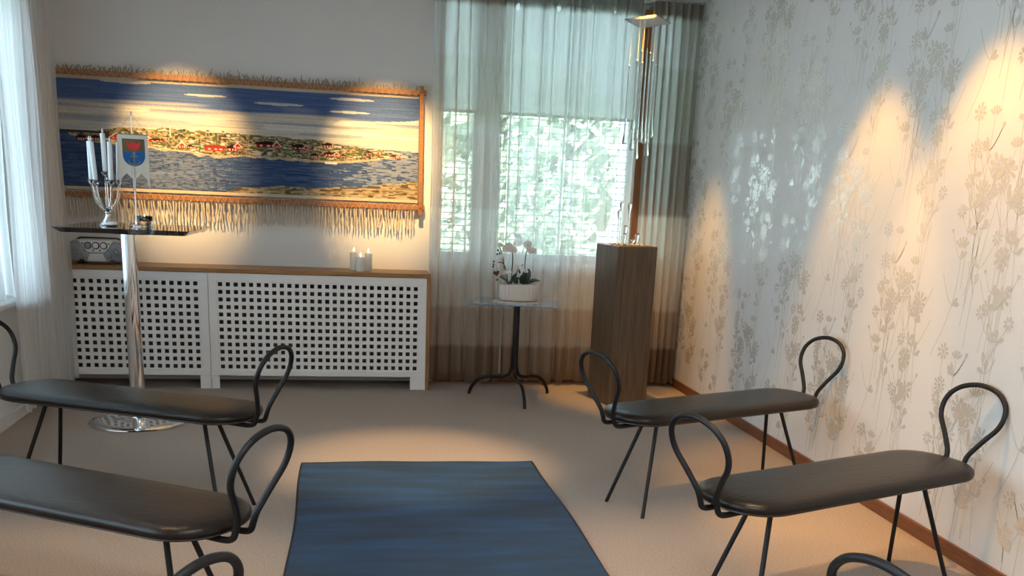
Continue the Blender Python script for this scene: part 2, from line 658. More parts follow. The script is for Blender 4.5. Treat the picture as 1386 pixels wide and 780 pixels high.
def window(name, axis, a0, a1, z0, z1, p, bars, inward):
    """frame lies in the wall; axis 'x' (back wall) or 'y' (left wall)"""
    mb = MB()
    d0, d1 = sorted((p, p + inward))

    def bx(u0, u1, w0, w1, e0=d0, e1=d1):
        if axis == 'x':
            mb.box(u0, u1, e0, e1, w0, w1)
        else:
            mb.box(e0, e1, u0, u1, w0, w1)
    fw = .05
    bx(a0, a1, z0, z0 + fw)
    bx(a0, a1, z1 - fw, z1)
    bx(a0, a0 + fw, z0 + fw, z1 - fw)
    bx(a1 - fw, a1, z0 + fw, z1 - fw)
    for u0, u1 in bars:
        bx(u0, u1, z0 + fw, z1 - fw)
    o = struct(mb.build(name, MT['frame'], bevel=.004))
    edges = [a0 + fw] + [e for b in bars for e in b] + [a1 - fw]
    mid = (d0 + d1) / 2
    for i in range(0, len(edges), 2):
        g = MB()
        if axis == 'x':
            g.box(edges[i], edges[i + 1], mid - .003, mid + .003, z0 + fw, z1 - fw)
        else:
            g.box(mid - .003, mid + .003, edges[i], edges[i + 1], z0 + fw, z1 - fw)
        g.build('window_pane', MT['pane'], o)
    return o


w1 = window('window_1', 'x', WX0, WX1, WZ0, WZ1, YB + .12, [(.88, 1.06), (1.99, 2.10)], .06)
MB().box(WX0, WX1, YB - .02, YB + .12, WZ0 - .03, WZ0 - .001).build('window_sill', MT['frame'], w1, bevel=.006)
w2 = window('window_2', 'y', LY0, LY1, LZ0, LZ1, XL - .2, [(2.3, 2.38), (4.1, 4.18)], .06)
MB().box(XL - .14, XL + .06, LY0, LY1, LZ0 - .03, LZ0 - .001).build('window_sill', MT['frame'], w2, bevel=.006)


# ------------------------------------------------------------------ outside the windows
struct(MB().box(-30, 30, 7.2, 45, -1.6, -1.5).build('lawn_outside', MT['grass']))
struct(MB().box(-30, 30, 13, 17, -1.5, -1.47).build('path_outside', MT['path']))


def tree(x, y, z0, h, w, seed, label, lf=1):
    r = random.Random(seed)
    t = thing('tree', label, 'tree', (x, y, z0), group='trees outside the window')
    MB().tube([(0, 0, 0), (.05, 0, h * .3), (0, .05, h * .6)], [.14, .1, .07], 8).build('trunk', MT['bark'], t, True)
    mb = MB()
    for k in range(700):
        a, b = r.random() * 2 * PI, math.acos(r.uniform(-1, 1))
        q = r.random() ** .35
        c = Vector((w * q * math.sin(b) * math.cos(a), w * q * math.sin(b) * math.sin(a), h * .58 + h * .42 * q * math.cos(b)))
        n = Vector((r.uniform(-1, 1), r.uniform(-1, 1), r.uniform(-1, 1))).normalized()
        u = n.orthogonal().normalized() * r.uniform(.09, .2) * lf
        v = n.cross(u) * r.uniform(.5, .8)
        mb.add([c - u, c - v * .8, c + u, c + v * .8, c + n * .05], [(0, 1, 4), (1, 2, 4), (2, 3, 4), (3, 0, 4)])
    mb.build('crown', MT['tree'], t)


for i, (x, y, h, w, lb) in enumerate(((1.0, 11.2, 3.3, .55, 'sunlit green tree seen through the narrow left window pane'),
                                      (2.55, 14.4, 3.7, 1.15, 'sunlit green tree behind the middle of the curtained window'),
                                      (4.5, 11.8, 3.3, .8, 'sunlit green tree behind the right of the curtained window'))):
    tree(x, y, -1.5, h, w, 40 + i, lb)
for i in range(10):
    tree(-1.5 + i * 2.25, 21 + (i % 2) * 2.6, -1.5, 5.4 + (i * 37 % 5) * .25, 1.15, 60 + i, 'green tree in the far row beyond the lawn outside the window', 2.6)
_r = random.Random(9)
mb = MB()
for k in range(3200):
    c = Vector((_r.uniform(-1, 11), _r.gauss(17.5, .35), -1.5 + 1.9 * _r.random() ** .6))
    n_ = Vector((_r.uniform(-1, 1), _r.uniform(-1, .2), _r.uniform(-.3, 1))).normalized()
    u = n_.orthogonal().normalized() * _r.uniform(.10, .2)
    v_ = n_.cross(u) * .7
    mb.add([c - u, c - v_, c + u, c + v_], [(0, 1, 2, 3)])
tag(mb.build('hedge', MT['tree']), 'low green hedge beyond the lawn outside the window', 'hedge')
bd = thing('building_outside', 'orange rendered building far outside behind the left window pane', 'building', (2.2, 26, -1.5))
MB().box(-2.2, .1, 0, 4, 0, 9).build('wall', MT['house'], bd)
MB().box(-2.4, .3, -.2, 4.2, 9, 9.3).build('roof', MT['bark'], bd)
for k in range(3):
    MB().box(-1.7 + k * .65, -1.3 + k * .65, -.03, .02, 5.5, 6.8).build('house_window', MT['pane'], bd)


# ------------------------------------------------------------------ blinds in the window
def slat_blind(label, x0, x1):
    t = thing('venetian_blind', label, 'blind', ((x0 + x1) / 2, YB + .07, WZ0), group='venetian blinds in the back window')
    hw = (x1 - x0) / 2
    mb = MB()
    z = .06
    while z < 1.0:
        mb.add([(-hw, -.0125, z), (hw, -.0125, z), (hw, .0125, z + .007), (-hw, .0125, z + .007)], [(0, 1, 2, 3)])
        z += .043
    mb.build('slats', MT['slat'], t)
    MB().box(-hw, hw, -.014, .014, .02, .035).build('bottom_rail', MT['slat'], t)
    for s in (-.6, .6):
        MB().box(hw * s - .0015, hw * s + .0015, -.002, .002, .03, 1.02).build('ladder_cord', MT['slat'], t)


def roller(label, x0, x1, ln=.75):
    t = thing('roller_blind', label, 'blind', ((x0 + x1) / 2, YB + .06, 2.61), group='roller blinds in the back window')
    hw = (x1 - x0) / 2
    MB().box(-hw, hw, .028, .030, -ln, -.02).build('blind_cloth', MT['roller'], t)
    MB().tube([(-hw, .03, -.03), (hw, .03, -.03)], .022, 14).build('roller_tube', MT['rail'], t, True)
    MB().box(-hw, hw, .022, .036, -ln - .015, -ln + .005).build('bottom_bar', MT['frame'], t)


for a, b, c_, d_, w_ in ((WX0 + .02, .875, WX0 + .005, .91, 'narrow left'), (1.065, 1.985, 1.03, 2.02, 'wide middle')):
    slat_blind('open thin-slatted blind behind the curtain in the %s window pane' % w_, a, b)
    roller('grey roller blind pulled partway down over the %s window pane' % w_, c_, d_)
roller('long grey roller blind pulled right down behind the gathered corner curtain', 2.07, 2.345, 1.73)


# ------------------------------------------------------------------ curtains
def curtain(name, label, p0, p1, z0, z1, folds, depth, material, seed, group, holes=(), hem=.0, sway=.0):
    """hanging cloth from p0 to p1 (x, y), deep rounded folds of uneven width"""
    r = random.Random(seed)
    p0, p1 = Vector((*p0, 0)), Vector((*p1, 0))
    ax = (p1 - p0)
    W = ax.length
    ax.normalize()
    nr = Vector((-ax.y, ax.x, 0))
    n = max(60, int(W / .0045))
    nz = 240 if holes else 30
    # uneven fold phase
    cuts = [0]
    for k in range(folds):
        cuts.append(cuts[-1] + r.uniform(.55, 1.45))
    cuts = [c / cuts[-1] for c in cuts]
    amps = [r.uniform(.55, 1.2) for _ in cuts]

    def prof(t):
        for k in range(folds):
            if t <= cuts[k + 1]:
                break
        q = (t - cuts[k]) / (cuts[k + 1] - cuts[k])
        a = amps[k] * (1 - q) + amps[k + 1] * q
        return a * (math.cos(2 * PI * q) + .25 * math.cos(4 * PI * q + k) + .12 * math.sin(6 * PI * q + 2 * k)), a * math.sin(2 * PI * q)
    pr = [prof(i / n) for i in range(n + 1)]
    ph = [r.uniform(0, 6) for _ in range(3)]
    v = []
    for j in range(nz + 1):
        t = j / nz
        z = z1 + (z0 - z1) * t
        for i in range(n + 1):
            s = i / n
            d, sl = pr[i]
            dd = depth * d * (.80 + .35 * t) + .006 * math.sin(3 * PI * t + ph[0] + 9 * s)
            lat = -.35 * depth * sl + sway * t * math.sin(2 * PI * s + ph[1])
            e = 0
            if j == nz:
                e = .012 * math.sin(5 * s * folds + ph[2])
            p = p0 + ax * (s * W + lat) + nr * dd
            v.append((p.x, p.y, z + e))
    f = []
    for j in range(nz):
        for i in range(n):
            a, b = v[j * (n + 1) + i], v[(j + 1) * (n + 1) + i + 1]
            if any(((a[0] + b[0]) / 2 - hx) ** 2 / .011 ** 2 + ((a[2] + b[2]) / 2 - hz) ** 2 / .026 ** 2 < 1 for hx, hz in holes):
                continue
            f.append((j * (n + 1) + i, j * (n + 1) + i + 1, (j + 1) * (n + 1) + i + 1, (j + 1) * (n + 1) + i))
    o = MB().add(v, f).build(name, material, None, True, angle=180)
    return tag(o, label, 'curtain', group)


GC = 'banded sheer curtains on the back window'
YC = 6.68
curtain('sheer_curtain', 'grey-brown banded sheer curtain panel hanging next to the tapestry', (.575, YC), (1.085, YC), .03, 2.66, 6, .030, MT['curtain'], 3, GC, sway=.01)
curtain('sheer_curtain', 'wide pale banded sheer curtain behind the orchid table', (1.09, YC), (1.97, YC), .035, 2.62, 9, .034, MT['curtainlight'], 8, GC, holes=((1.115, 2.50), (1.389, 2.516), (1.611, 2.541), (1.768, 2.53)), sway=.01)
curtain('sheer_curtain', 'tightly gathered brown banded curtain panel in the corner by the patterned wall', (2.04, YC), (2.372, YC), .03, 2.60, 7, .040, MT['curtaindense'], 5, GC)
curtain('sheer_curtain', 'long white sheer curtain beside the tapestry at the left wall', (-1.682, 6.405), (-1.70, 5.50), .075, 2.66, 12, .020, MT['whitesheer'], 21, 'white sheers on the left wall')
curtain('sheer_curtain', 'short white sheer curtain over the bright window at the left edge', (-1.715, 5.455), (-1.715, 3.2), .70, 2.66, 20, .018, MT['whitesheer'], 22, 'white sheers on the left wall')

# eyelets and rail
t = thing('curtain_rail', 'pale metal curtain rail under the ceiling above the sheer curtains', 'curtain rail', (0, 0, 0))
MB().box(.5, XR - .002, YC - .012, YC + .012, 2.665, 2.70).build('rail_profile', MT['rail'], t)
for x in (.8, 1.5, 2.2):
    MB().box(x - .02, x + .02, YC - .015, YC + .015, 2.70, ZC).build('ceiling_bracket', MT['rail'], t)
MB().box(1.2, XR - .002, YC - .10, YC - .076, 2.60, 2.625).build('front_rail', MT['rail'], t)
t = thing('curtain_rail', 'white curtain rail along the left wall above the white sheers', 'curtain rail', (0, 0, 0))
MB().box(XL + .075, XL + .10, 2.5, 6.6, 2.67, 2.70).build('rail_profile', MT['white'], t)
for y in (3.0, 4.6, 6.2):
    MB().box(XL + .07, XL + .105, y - .02, y + .02, 2.70, ZC).build('ceiling_bracket', MT['white'], t)


# ------------------------------------------------------------------ rug
def rug():
    x0, x1, y0, y1 = -.205, .947, 2.1, 4.665
    nx, ny = 40, 80
    r = random.Random(4)
    t = thing('rug', 'long dark blue rug lying on the beige carpet between the benches', 'rug', (0, 0, 0))

    def edge(x):
        return .008 * math.sin(5.5 * x + .6) + .004 * math.sin(13 * x)

    def P(i, j, z):
        s, q = i / nx, j / ny
        x = x0 + (x1 - x0) * s + .006 * math.sin(4 * q * 3)
        y = y0 + (y1 - y0) * q + (edge(x) if j == ny else edge(x) * q)
        return (x, y, z)
    mb = MB()
    v = [P(i, j, .010 + .0015 * math.sin(i * .5) * math.sin(j * .23)) for j in range(ny + 1) for i in range(nx + 1)]
    f = [(j * (nx + 1) + i, j * (nx + 1) + i + 1, (j + 1) * (nx + 1) + i + 1, (j + 1) * (nx + 1) + i) for j in range(ny) for i in range(nx)]
    mb.add(v, f)
    mb.build('pile', MT['rug'], t, True)
    loop = [P(i, 0, .006) for i in range(nx)] + [P(nx, j, .006) for j in range(ny)] + [P(i, ny, .006) for i in range(nx, 0, -1)] + [P(0, j, .006) for j in range(ny, 0, -1)]
    MB().tube(loop, .006, 8, closed=True).build('edge_binding', MT['rugedge'], t, True)


rug()


# ------------------------------------------------------------------ benches
BL, BW, BZ, BT = 1.18, .346, .457, .047


def make_bench():
    t = thing('bench', '', 'bench')
    n = 96

    def outline(inset, z, crown=0):
        e = .165
        R = []
        for k in range(n):
            a = 2 * PI * k / n
            c, s = math.cos(a), math.sin(a)
            x = (abs(c) ** .9) * math.copysign(1, c) * (e - inset) + (1 if c >= 0 else -1) * (BL / 2 - e)
            y = (abs(s) ** .85) * math.copysign(1, s) * (BW / 2 - inset)
            R.append((x, y, z))
        return R
    zb = BZ - BT
    seq = [(.030, zb), (.012, zb + .003), (.003, zb + .012), (0, zb + .022), (.003, zb + .033), (.012, zb + .041), (.030, zb + .046), (.070, zb + .049), (.12, zb + .050)]
    MB().rings([outline(i, z) for i, z in seq]).build('seat_cushion', MT['leather'], t, True, angle=80)
    pp = outline(.006, zb + .010)
    MB().tube(pp, .0035, 6, closed=True).build('seam_piping', MT['piping'], t, True)
    # steel rods
    rr = .0096
    LW, LH, LEAN, NK = .127, .322, .311, .045

    def up(s, y, h):
        return (s * (BL / 2 + .020 + h * math.sin(LEAN)), y, zb + .0 + h * math.cos(LEAN))
    for s in (-1, 1):
        half = [(NK * .86, .018), (NK * .92, .05), (NK * 1.25, .080), (LW * .66, .125), (LW * .92, .175), (LW, .222), (LW * .90, .268), (LW * .56, .306), (0, LH)]
        P = [(s * .40, NK * .9, zb - .011), (s * (BL / 2 - .08), NK * .9, zb - .011), (s * (BL / 2 - .01), NK * .9, zb - .012), (s * (BL / 2 + .016), NK * .88, zb - .004)]
        P += [up(s, y, h) for y, h in half]
        P += [up(s, -y, h) for y, h in reversed(half[:-1])]
        P += [(s * (BL / 2 + .016), -NK * .88, zb - .004), (s * (BL / 2 - .01), -NK * .9, zb - .012), (s * (BL / 2 - .08), -NK * .9, zb - .011), (s * .40, -NK * .9, zb - .011)]
        MB().tube(crom(P, 5), rr, 12).build('loop_handle', MT['steel'], t, True, angle=80)
        MB().tube([(s * .378, -.075, zb - .009), (s * .378, .075, zb - .009)], .008, 10).build('cross_rod', MT['steel'], t, True)
        for q in (-1, 1):
            a, b = Vector((s * .378, q * .040, zb - .008)), Vector((s * .495, q * .130, .0))
            lg = MB().tube([a, a.lerp(b, .5), b], [.0088, .0085, .008], 12).build('leg', MT['steel'], t, True)
    for q in (-1, 1):
        MB().tube([(-.40, q * .0405, zb - .011), (.40, q * .0405, zb - .011)], .006, 8).build('seat_rail', MT['steel'], t, True)
    return t


bench = make_bench()
GB = 'leather benches with looped steel ends'
for i, (x, y, th, lb) in enumerate((
        (1.676, 4.091, .384, 'black leather bench farther back on the right, nearest the wooden pedestal'),
        (1.693, 2.935, .371, 'large black leather bench at front right near the patterned wall'),
        (-.884, 4.144, -.449, 'black leather bench farther back on the left, before the chrome bar table'),
        (-.800, 2.888, -.537, 'black leather bench at front left, cut off by the left edge'),
        (1.63, 1.76, .36, 'bench at bottom right of which only the top of one loop shows'),
        (-.84, 1.97, -.56, 'bench at bottom left of which only the top of one loop shows'))):
    o = bench if i == 0 else copy_tree(bench)
    o.location = (x, y, 0)
    o.rotation_euler = (0, 0, th)
    tag(o, lb, None, GB)


# ------------------------------------------------------------------ radiator cabinet
def cabinet():
    y0, y1 = 6.487, YB - .004
    x0, xs, x1, x2 = -1.775, -.862, .541, .566
    t = thing('radiator_cover', 'long white lattice radiator cover with an oak top under the tapestry', 'radiator cover', ((x0 + x2) / 2, y0, 0))
    ox = (x0 + x2) / 2

    def add(mb, name, m, bevel=.002):
        mb.v = [(x - ox, y - y0, z) for x, y, z in mb.v]
        return mb.build(name, m, t, bevel=bevel)
    th = .006

    def lattice(xa, xb, hx0, nc, pitch):
        """front panel with a grid of square holes, its openings cut right through"""
        zt, zb_ = .756, .088
        hs = .0262
        nr = 12
        pz = .0488
        hz0 = .684
        xsn = [xa] + sum([[hx0 + pitch * k - hs / 2, hx0 + pitch * k + hs / 2] for k in range(nc)], []) + [xb]
        zsn = [zb_] + sum([[hz0 - pz * k - hs / 2, hz0 - pz * k + hs / 2] for k in reversed(range(nr))], []) + [zt]
        mb = MB()
        nx, nz = len(xsn), len(zsn)

        def hole(i, j):
            return i % 2 == 1 and j % 2 == 1 and 0 < i < nx - 2 and 0 < j < nz - 2
        v = [(x, y, z) for y in (y0, y0 + th) for z in zsn for x in xsn]
        idx = lambda i, j, k: k * nx * nz + j * nx + i
        f = []
        solid = lambda i, j: 0 <= i < nx - 1 and 0 <= j < nz - 1 and not hole(i, j)
        for j in range(nz - 1):
            for i in range(nx - 1):
                if not solid(i, j):
                    continue
                f.append((idx(i, j, 0), idx(i + 1, j, 0), idx(i + 1, j + 1, 0), idx(i, j + 1, 0)))
                f.append((idx(i, j, 1), idx(i, j + 1, 1), idx(i + 1, j + 1, 1), idx(i + 1, j, 1)))
                if not solid(i - 1, j):
                    f.append((idx(i, j, 0), idx(i, j + 1, 0), idx(i, j + 1, 1), idx(i, j, 1)))
                if not solid(i + 1, j):
                    f.append((idx(i + 1, j, 0), idx(i + 1, j, 1), idx(i + 1, j + 1, 1), idx(i + 1, j + 1, 0)))
                if not solid(i, j - 1):
                    f.append((idx(i, j, 0), idx(i, j, 1), idx(i + 1, j, 1), idx(i + 1, j, 0)))
                if not solid(i, j + 1):
                    f.append((idx(i, j + 1, 0), idx(i + 1, j + 1, 0), idx(i + 1, j + 1, 1), idx(i, j + 1, 1)))
        mb.add(v, f)
        add(mb, 'lattice_panel', MT['white'], 0)
        # raised frame round the grid
        fr = MB()
        gx0, gx1 = hx0 - .024, hx0 + pitch * (nc - 1) + .024
        gz0, gz1 = hz0 - pz * 11 - .026, hz0 + .024
        e0, e1 = y0 - .006, y0 + .004
        fr.box(xa, xb, e0, e1, gz1, zt).box(xa, xb, e0, e1, zb_, gz0)
        fr.box(xa, gx0, e0, e1, gz0, gz1).box(gx1, xb, e0, e1, gz0, gz1)
        add(fr, 'panel_frame', MT['white'], .0015)
    lattice(x0, xs - .0015, -1.667 - .0485, 17, .0485)
    lattice(xs + .0015, x1, -.787, 27, .0483)
    add(MB().box(x0, x2, y0 - .014, y1, .759, .784), 'top_board', MT['oak'], .003)
    add(MB().box(x1 + .001, x2, y0 - .010, y1, 0, .759), 'side_board', MT['oakv'], .002)
    for a, b in ((-.932, xs - .0015), (xs + .0015, -.81), (.438, .541), (-1.775, -1.71)):
        add(MB().box(a, b, y0 - .006, y0 + th, 0, .0875), 'foot', MT['white'])
    # radiator inside, run full width and coloured dark as shade behind the holes
    r = MB()
    for a, b in ((-1.755, -.90), (-.83, .49)):
        k = a
        while k < b:
            r.box(k, k + .045, YB - .16, YB - .10, .10, .74)
            k += .048
        r.box(a, b, YB - .15, YB - .11, .12, .16).box(a, b, YB - .15, YB - .11, .66, .70)
    add(r, 'radiator', MT['radiator'], 0)


cabinet()


# ------------------------------------------------------------------ tapestry
def paint_tapestry(nx, nz):
    rs = np.random.RandomState(5)

    def vnoise(U, V, fx, fz, seed):
        g = np.random.RandomState(seed).rand(128, 128)
        x, z = U * fx, V * fz
        i, j = np.floor(x).astype(int), np.floor(z).astype(int)
        a, b = x - i, z - j
        a, b = a * a * (3 - 2 * a), b * b * (3 - 2 * b)
        G = lambda p, q: g[p % 128, q % 128]
        return (G(i, j) * (1 - a) + G(i + 1, j) * a) * (1 - b) + (G(i, j + 1) * (1 - a) + G(i + 1, j + 1) * a) * b
    u = np.linspace(0, 1, nx)
    v = np.linspace(0, 1, nz)          # 0 = top
    U, V = np.meshgrid(u, v)
    C = np.zeros((nz, nx, 3))
    lerp = lambda a, b, t: a + (b - a) * t[..., None]
    A = lambda *c: np.array(c, float)
    blue, blue2, cream, pale = A(.060, .105, .245), A(.095, .145, .29), A(.55, .49, .39), A(.42, .43, .44)
    deep, deep2 = A(.024, .048, .125), A(.05, .09, .19)
    n1 = vnoise(U, V, 6, 40, 1)
    n2 = vnoise(U, V, 14, 90, 2)
    n3 = vnoise(U, V, 60, 60, 3)
    n4 = vnoise(U, V, 3, 22, 4)
    # sky
    edge = .155 + .08 * n4 + .05 * U
    s = np.clip((V - edge) / .07 + (n1 - .5) * 1.2, 0, 1)
    sky = lerp(lerp(blue + 0 * C, blue2 + 0 * C, n2), lerp(pale + 0 * C, cream + 0 * C, np.clip(n1 * 1.4 - .1, 0, 1)), s)
    streak = (vnoise(U, V, 5, 26, 9) > .80) & (V < .42)
    sky[streak] = sky[streak] * .25 + A(.66, .62, .55) * .75
    bl = (vnoise(U, V, 4, 34, 12) > .72) & (V > .28) & (V < .5)
    sky[bl] = sky[bl] * .45 + A(.22, .25, .30) * .55
    C[:] = sky
    # water
    hor = .475 + .05 * np.clip((U - .55) / .45, 0, 1)
    wat = lerp(deep + 0 * C, deep2 + 0 * C, np.clip(n2 * .9 + (V - .6) * .4, 0, 1))
    rip = vnoise(U, V, 30, 120, 20) > .66
    wat[rip] = wat[rip] * .75 + A(.16, .21, .33) * .25
    glit = vnoise(U, V, 120, 190, 21) > .40 + 16 * (U - .31) ** 2
    wat[glit] = wat[glit] * .80 + A(.46, .47, .50) * .20
    glit = vnoise(U, V, 70, 130, 22) > .38 + 12 * np.clip(.96 - U, 0, 1) ** 2
    wat[glit] = wat[glit] * .55 + A(.36, .39, .44) * .45
    w = V > hor
    C[w] = wat[w]
    # island
    top = np.interp(u, [.03, .10, .16, .3, .45, .6, .72, .80, .92, .97], [.50, .47, .435, .425, .44, .445, .465, .50, .53, .56])
    bot = np.interp(u, [.03, .10, .2, .34, .42, .52, .62, .75, .85, .97], [.525, .575, .60, .635, .66, .645, .655, .665, .635, .575])
    isl = (V > top + .012 * (vnoise(U, V, 50, 1, 31) - .5) * 2) & (V < bot + .016 * (vnoise(U, V, 40, 1, 32) - .5) * 2) & (U > .03) & (U < .97)
    sand, green, dark, tan = A(.38, .29, .165), A(.075, .10, .04), A(.04, .034, .027), A(.22, .165, .095)
    q = vnoise(U, V, 127, 75, 33) * .7 + vnoise(U, V, 40, 30, 35) * .3
    q2 = vnoise(U, V, 70, 110, 34)
    ic = lerp(tan + 0 * C, sand + 0 * C, q2)
    ic[q > .59] = green
    ic[(q < .36)] = dark * 1.5
    ic[(q2 > .80)] = A(.52, .46, .37)
    C[isl] = ic[isl]
    shore = isl & (V > bot - .022)
    C[shore] = (C[shore] + A(.56, .45, .30) * 1.3) / 2.3
    far = (np.abs(V - .487) < .008) & (U < .12)
    C[far] = dark
    # foreground rocks, rising to the right
    rock = np.interp(u, [.40, .47, .6, .72, .85, 1.0], [1.02, .935, .90, .895, .865, .79])
    rk = V > rock + .02 * (vnoise(U, V, 46, 1, 41) - .5)
    rc = lerp(A(.25, .18, .10) + 0 * C, A(.46, .36, .23) + 0 * C, vnoise(U, V, 60, 90, 42))
    qq = vnoise(U, V, 50, 80, 43)
    rc[qq > .68] = A(.10, .075, .045)
    rc[(qq < .26)] = A(.17, .15, .06)
    C[rk] = rc[rk]
    lowleft = (V > .955) & ~rk
    C[lowleft] = C[lowleft] * .6 + A(.05, .045, .05) * .4
    # houses: centre u, base v, half width, height, roof, colour
    red, dred, roofc, wh = A(.42, .035, .022), A(.20, .014, .012), A(.018, .013, .012), A(.62, .54, .46)
    H = [(.060, .565, .012, .045, dred), (.098, .56, .014, .045, dred), (.155, .545, .016, .055, red), (.23, .545, .016, .055, red), (.262, .545, .02, .03, dred),
         (.33, .590, .012, .045, red), (.352, .592, .008, .035, dred), (.42, .60, .027, .050, red), (.468, .60, .014, .055, dred), (.483, .58, .010, .055, red),
         (.565, .550, .030, .055, dred), (.592, .552, .010, .055, red), (.655, .555, .018, .05, dred), (.675, .556, .008, .04, red), (.735, .52, .014, .04, dred),
         (.698, .62, .010, .04, dred), (.74, .60, .014, .04, dred), (.762, .602, .010, .035, red), (.78, .605, .008, .03, dred), (.855, .565, .010, .03, dred),
         (.882, .565, .007, .028, red), (.925, .59, .009, .03, dred), (.945, .59, .006, .025, red), (.402, .435, .006, .018, dred), (.445, .437, .004, .02, dark)]
    for cu, bv, hw, hh, c in H:
        du = (U - cu) / hw
        body = (np.abs(du) < 1) & (V < bv) & (V > bv - hh * .55)
        C[body] = c
        roof = (np.abs(du) < 1.12) & (V <= bv - hh * .5) & (V > bv - hh * 1.1 + .012 * np.abs(du))
        C[roof] = roofc if c is dred else (roofc * .5 + red * .6)
        for k in (-.55, .1, .6):
            win = (np.abs(du - k) < .13) & (np.abs(V - (bv - hh * .28)) < hh * .13)
            C[win] = wh
        if hw < .0165 and c is red:
            gb = (np.abs(np.abs(du) * .9 - (V - (bv - hh * 1.15)) / (hh * .75)) < .16) & (V < bv - hh * .35) & (V > bv - hh * 1.2)
            C[gb] = wh
    boat = (np.abs(U - .745) < .018) & (np.abs(V - .662) < .010)
    C[boat] = A(.68, .60, .50)
    for mu, mv, mh in ((.30, .50, .10), (.75, .53, .05)):
        C[(np.abs(U - mu) < .0012) & (V < mv) & (V > mv - mh)] = A(.55, .50, .42)
    # woven rows
    row = rs.rand(nz, 1, 1) * .22 + .89
    C *= row
    C *= (.86 + .28 * rs.rand(nz, nx, 1))
    # bare warp bands at the top and bottom
    for m in (V < .035, V > .972):
        C[m] = A(.56, .45, .32) * (.85 + .3 * rs.rand(int(m.sum()), 1))
    return C


def tapestry():
    x0, x1, z0, z1 = -1.772, .492, 1.236, 1.928
    yy = YB - .035
    t = thing('tapestry', 'wide woven wall hanging of a red-cottage island between blue sea and sky', 'tapestry', ((x0 + x1) / 2, YB - .005, z0))
    off = Vector(((x0 + x1) / 2, YB - .005, z0))

    def add(mb, name, m, **k):
        mb.v = [tuple(Vector(p) - off) for p in mb.v]
        return mb.build(name, m, t, **k)
    nx, nz = 620, 200
    C = paint_tapestry(nx, nz)
    v = [(x0 + (x1 - x0) * i / (nx - 1), yy + .003 * math.sin(i * .02) + .0008 * ((i + j) % 2), z1 + (z0 - z1) * j / (nz - 1)) for j in range(nz) for i in range(nx)]
    f = [(j * nx + i, j * nx + i + 1, (j + 1) * nx + i + 1, (j + 1) * nx + i) for j in range(nz - 1) for i in range(nx - 1)]
    o = add(MB().add(v, f), 'woven_picture', MT['weave'], smooth=True, angle=180)
    at = o.data.color_attributes.new('paint', 'FLOAT_COLOR', 'POINT')
    buf = np.ones((nx * nz, 4), np.float32)
    buf[:, :3] = C.reshape(-1, 3)
    at.data.foreach_set('color', buf.ravel())
    # bars
    add(MB().box(x0 - .06, .538, yy - .022, yy + .008, 1.926, 1.958), 'top_bar', MT['barwood'], bevel=.003)
    add(MB().box(x0 - .06, .538, yy - .022, yy + .008, 1.190, 1.224), 'bottom_bar', MT['barwood'], bevel=.003)
    add(MB().box(.494, .522, yy - .034, yy - .022, 1.150, 1.985), 'side_bar', MT['barwood'], bevel=.002)
    for z in (1.942, 1.207):
        add(MB().ball((.508, yy - .034, z), .006), 'peg', MT['walnut'], smooth=True)
    r = random.Random(2)
    # lacing: V shapes over both bars
    for zt, zb_, nm in ((1.962, 1.918, 'top_lacing'), (1.230, 1.186, 'bottom_lacing')):
        mb = MB()
        k = x0 + .01
        P = []
        top = False
        while k < .49:
            P.append((k, yy - .026, zt if top else zb_))
            k += .022 + r.uniform(-.003, .003)
            top = not top
        add(mb.tube(P, .0028, 5), nm, MT['cord'])
    # tufts standing on the top bar
    mb = MB()
    for k in range(170):
        x = x0 + (x1 - x0) * (k + r.random()) / 170
        a = r.uniform(-1.1, 1.1)
        h = r.uniform(.02, .05) * (1.2 if k % 7 == 0 else .8)
        mb.tube([(x, yy - .018, 1.956), (x + .4 * h * math.sin(a), yy - .018, 1.958 + h * .6), (x + h * math.sin(a), yy - .015, 1.96 + h * math.cos(a))], [.004, .003, .0015], 5)
    tag(add(mb, 'yarn_tufts', MT['darkcord']), kind='stuff')
    # warp fringe under the bottom bar
    mb = MB()
    n = 118
    for k in range(n):
        x = x0 + .012 + (x1 - x0 - .02) * k / n + r.uniform(-.004, .004)
        L_ = r.uniform(.115, .150)
        P = [(x, yy - .012, 1.192)]
        for j in range(1, 5):
            P.append((x + r.uniform(-.006, .006), yy - .012 + r.uniform(-.003, .003), 1.192 - L_ * j / 4))
        mb.tube(P, [.0042, .0060, .0045, .0050, .0035], 5)
    tag(add(mb, 'fringe', MT['cord']), kind='stuff')
    # knotted net between bar and fringe
    P, Q = [], []
    for k in range(2 * n + 1):
        x = x0 + .006 + (x1 - x0 - .02) * k / (2 * n)
        P.append((x, yy - .018, 1.196 if k % 2 else 1.170))
    add(MB().tube(P, .0022, 5), 'knotted_heading', MT['cord'])


tapestry()


# ------------------------------------------------------------------ bar table and what stands on it
TT = 1.075
BX, BY = -1.14, 5.565


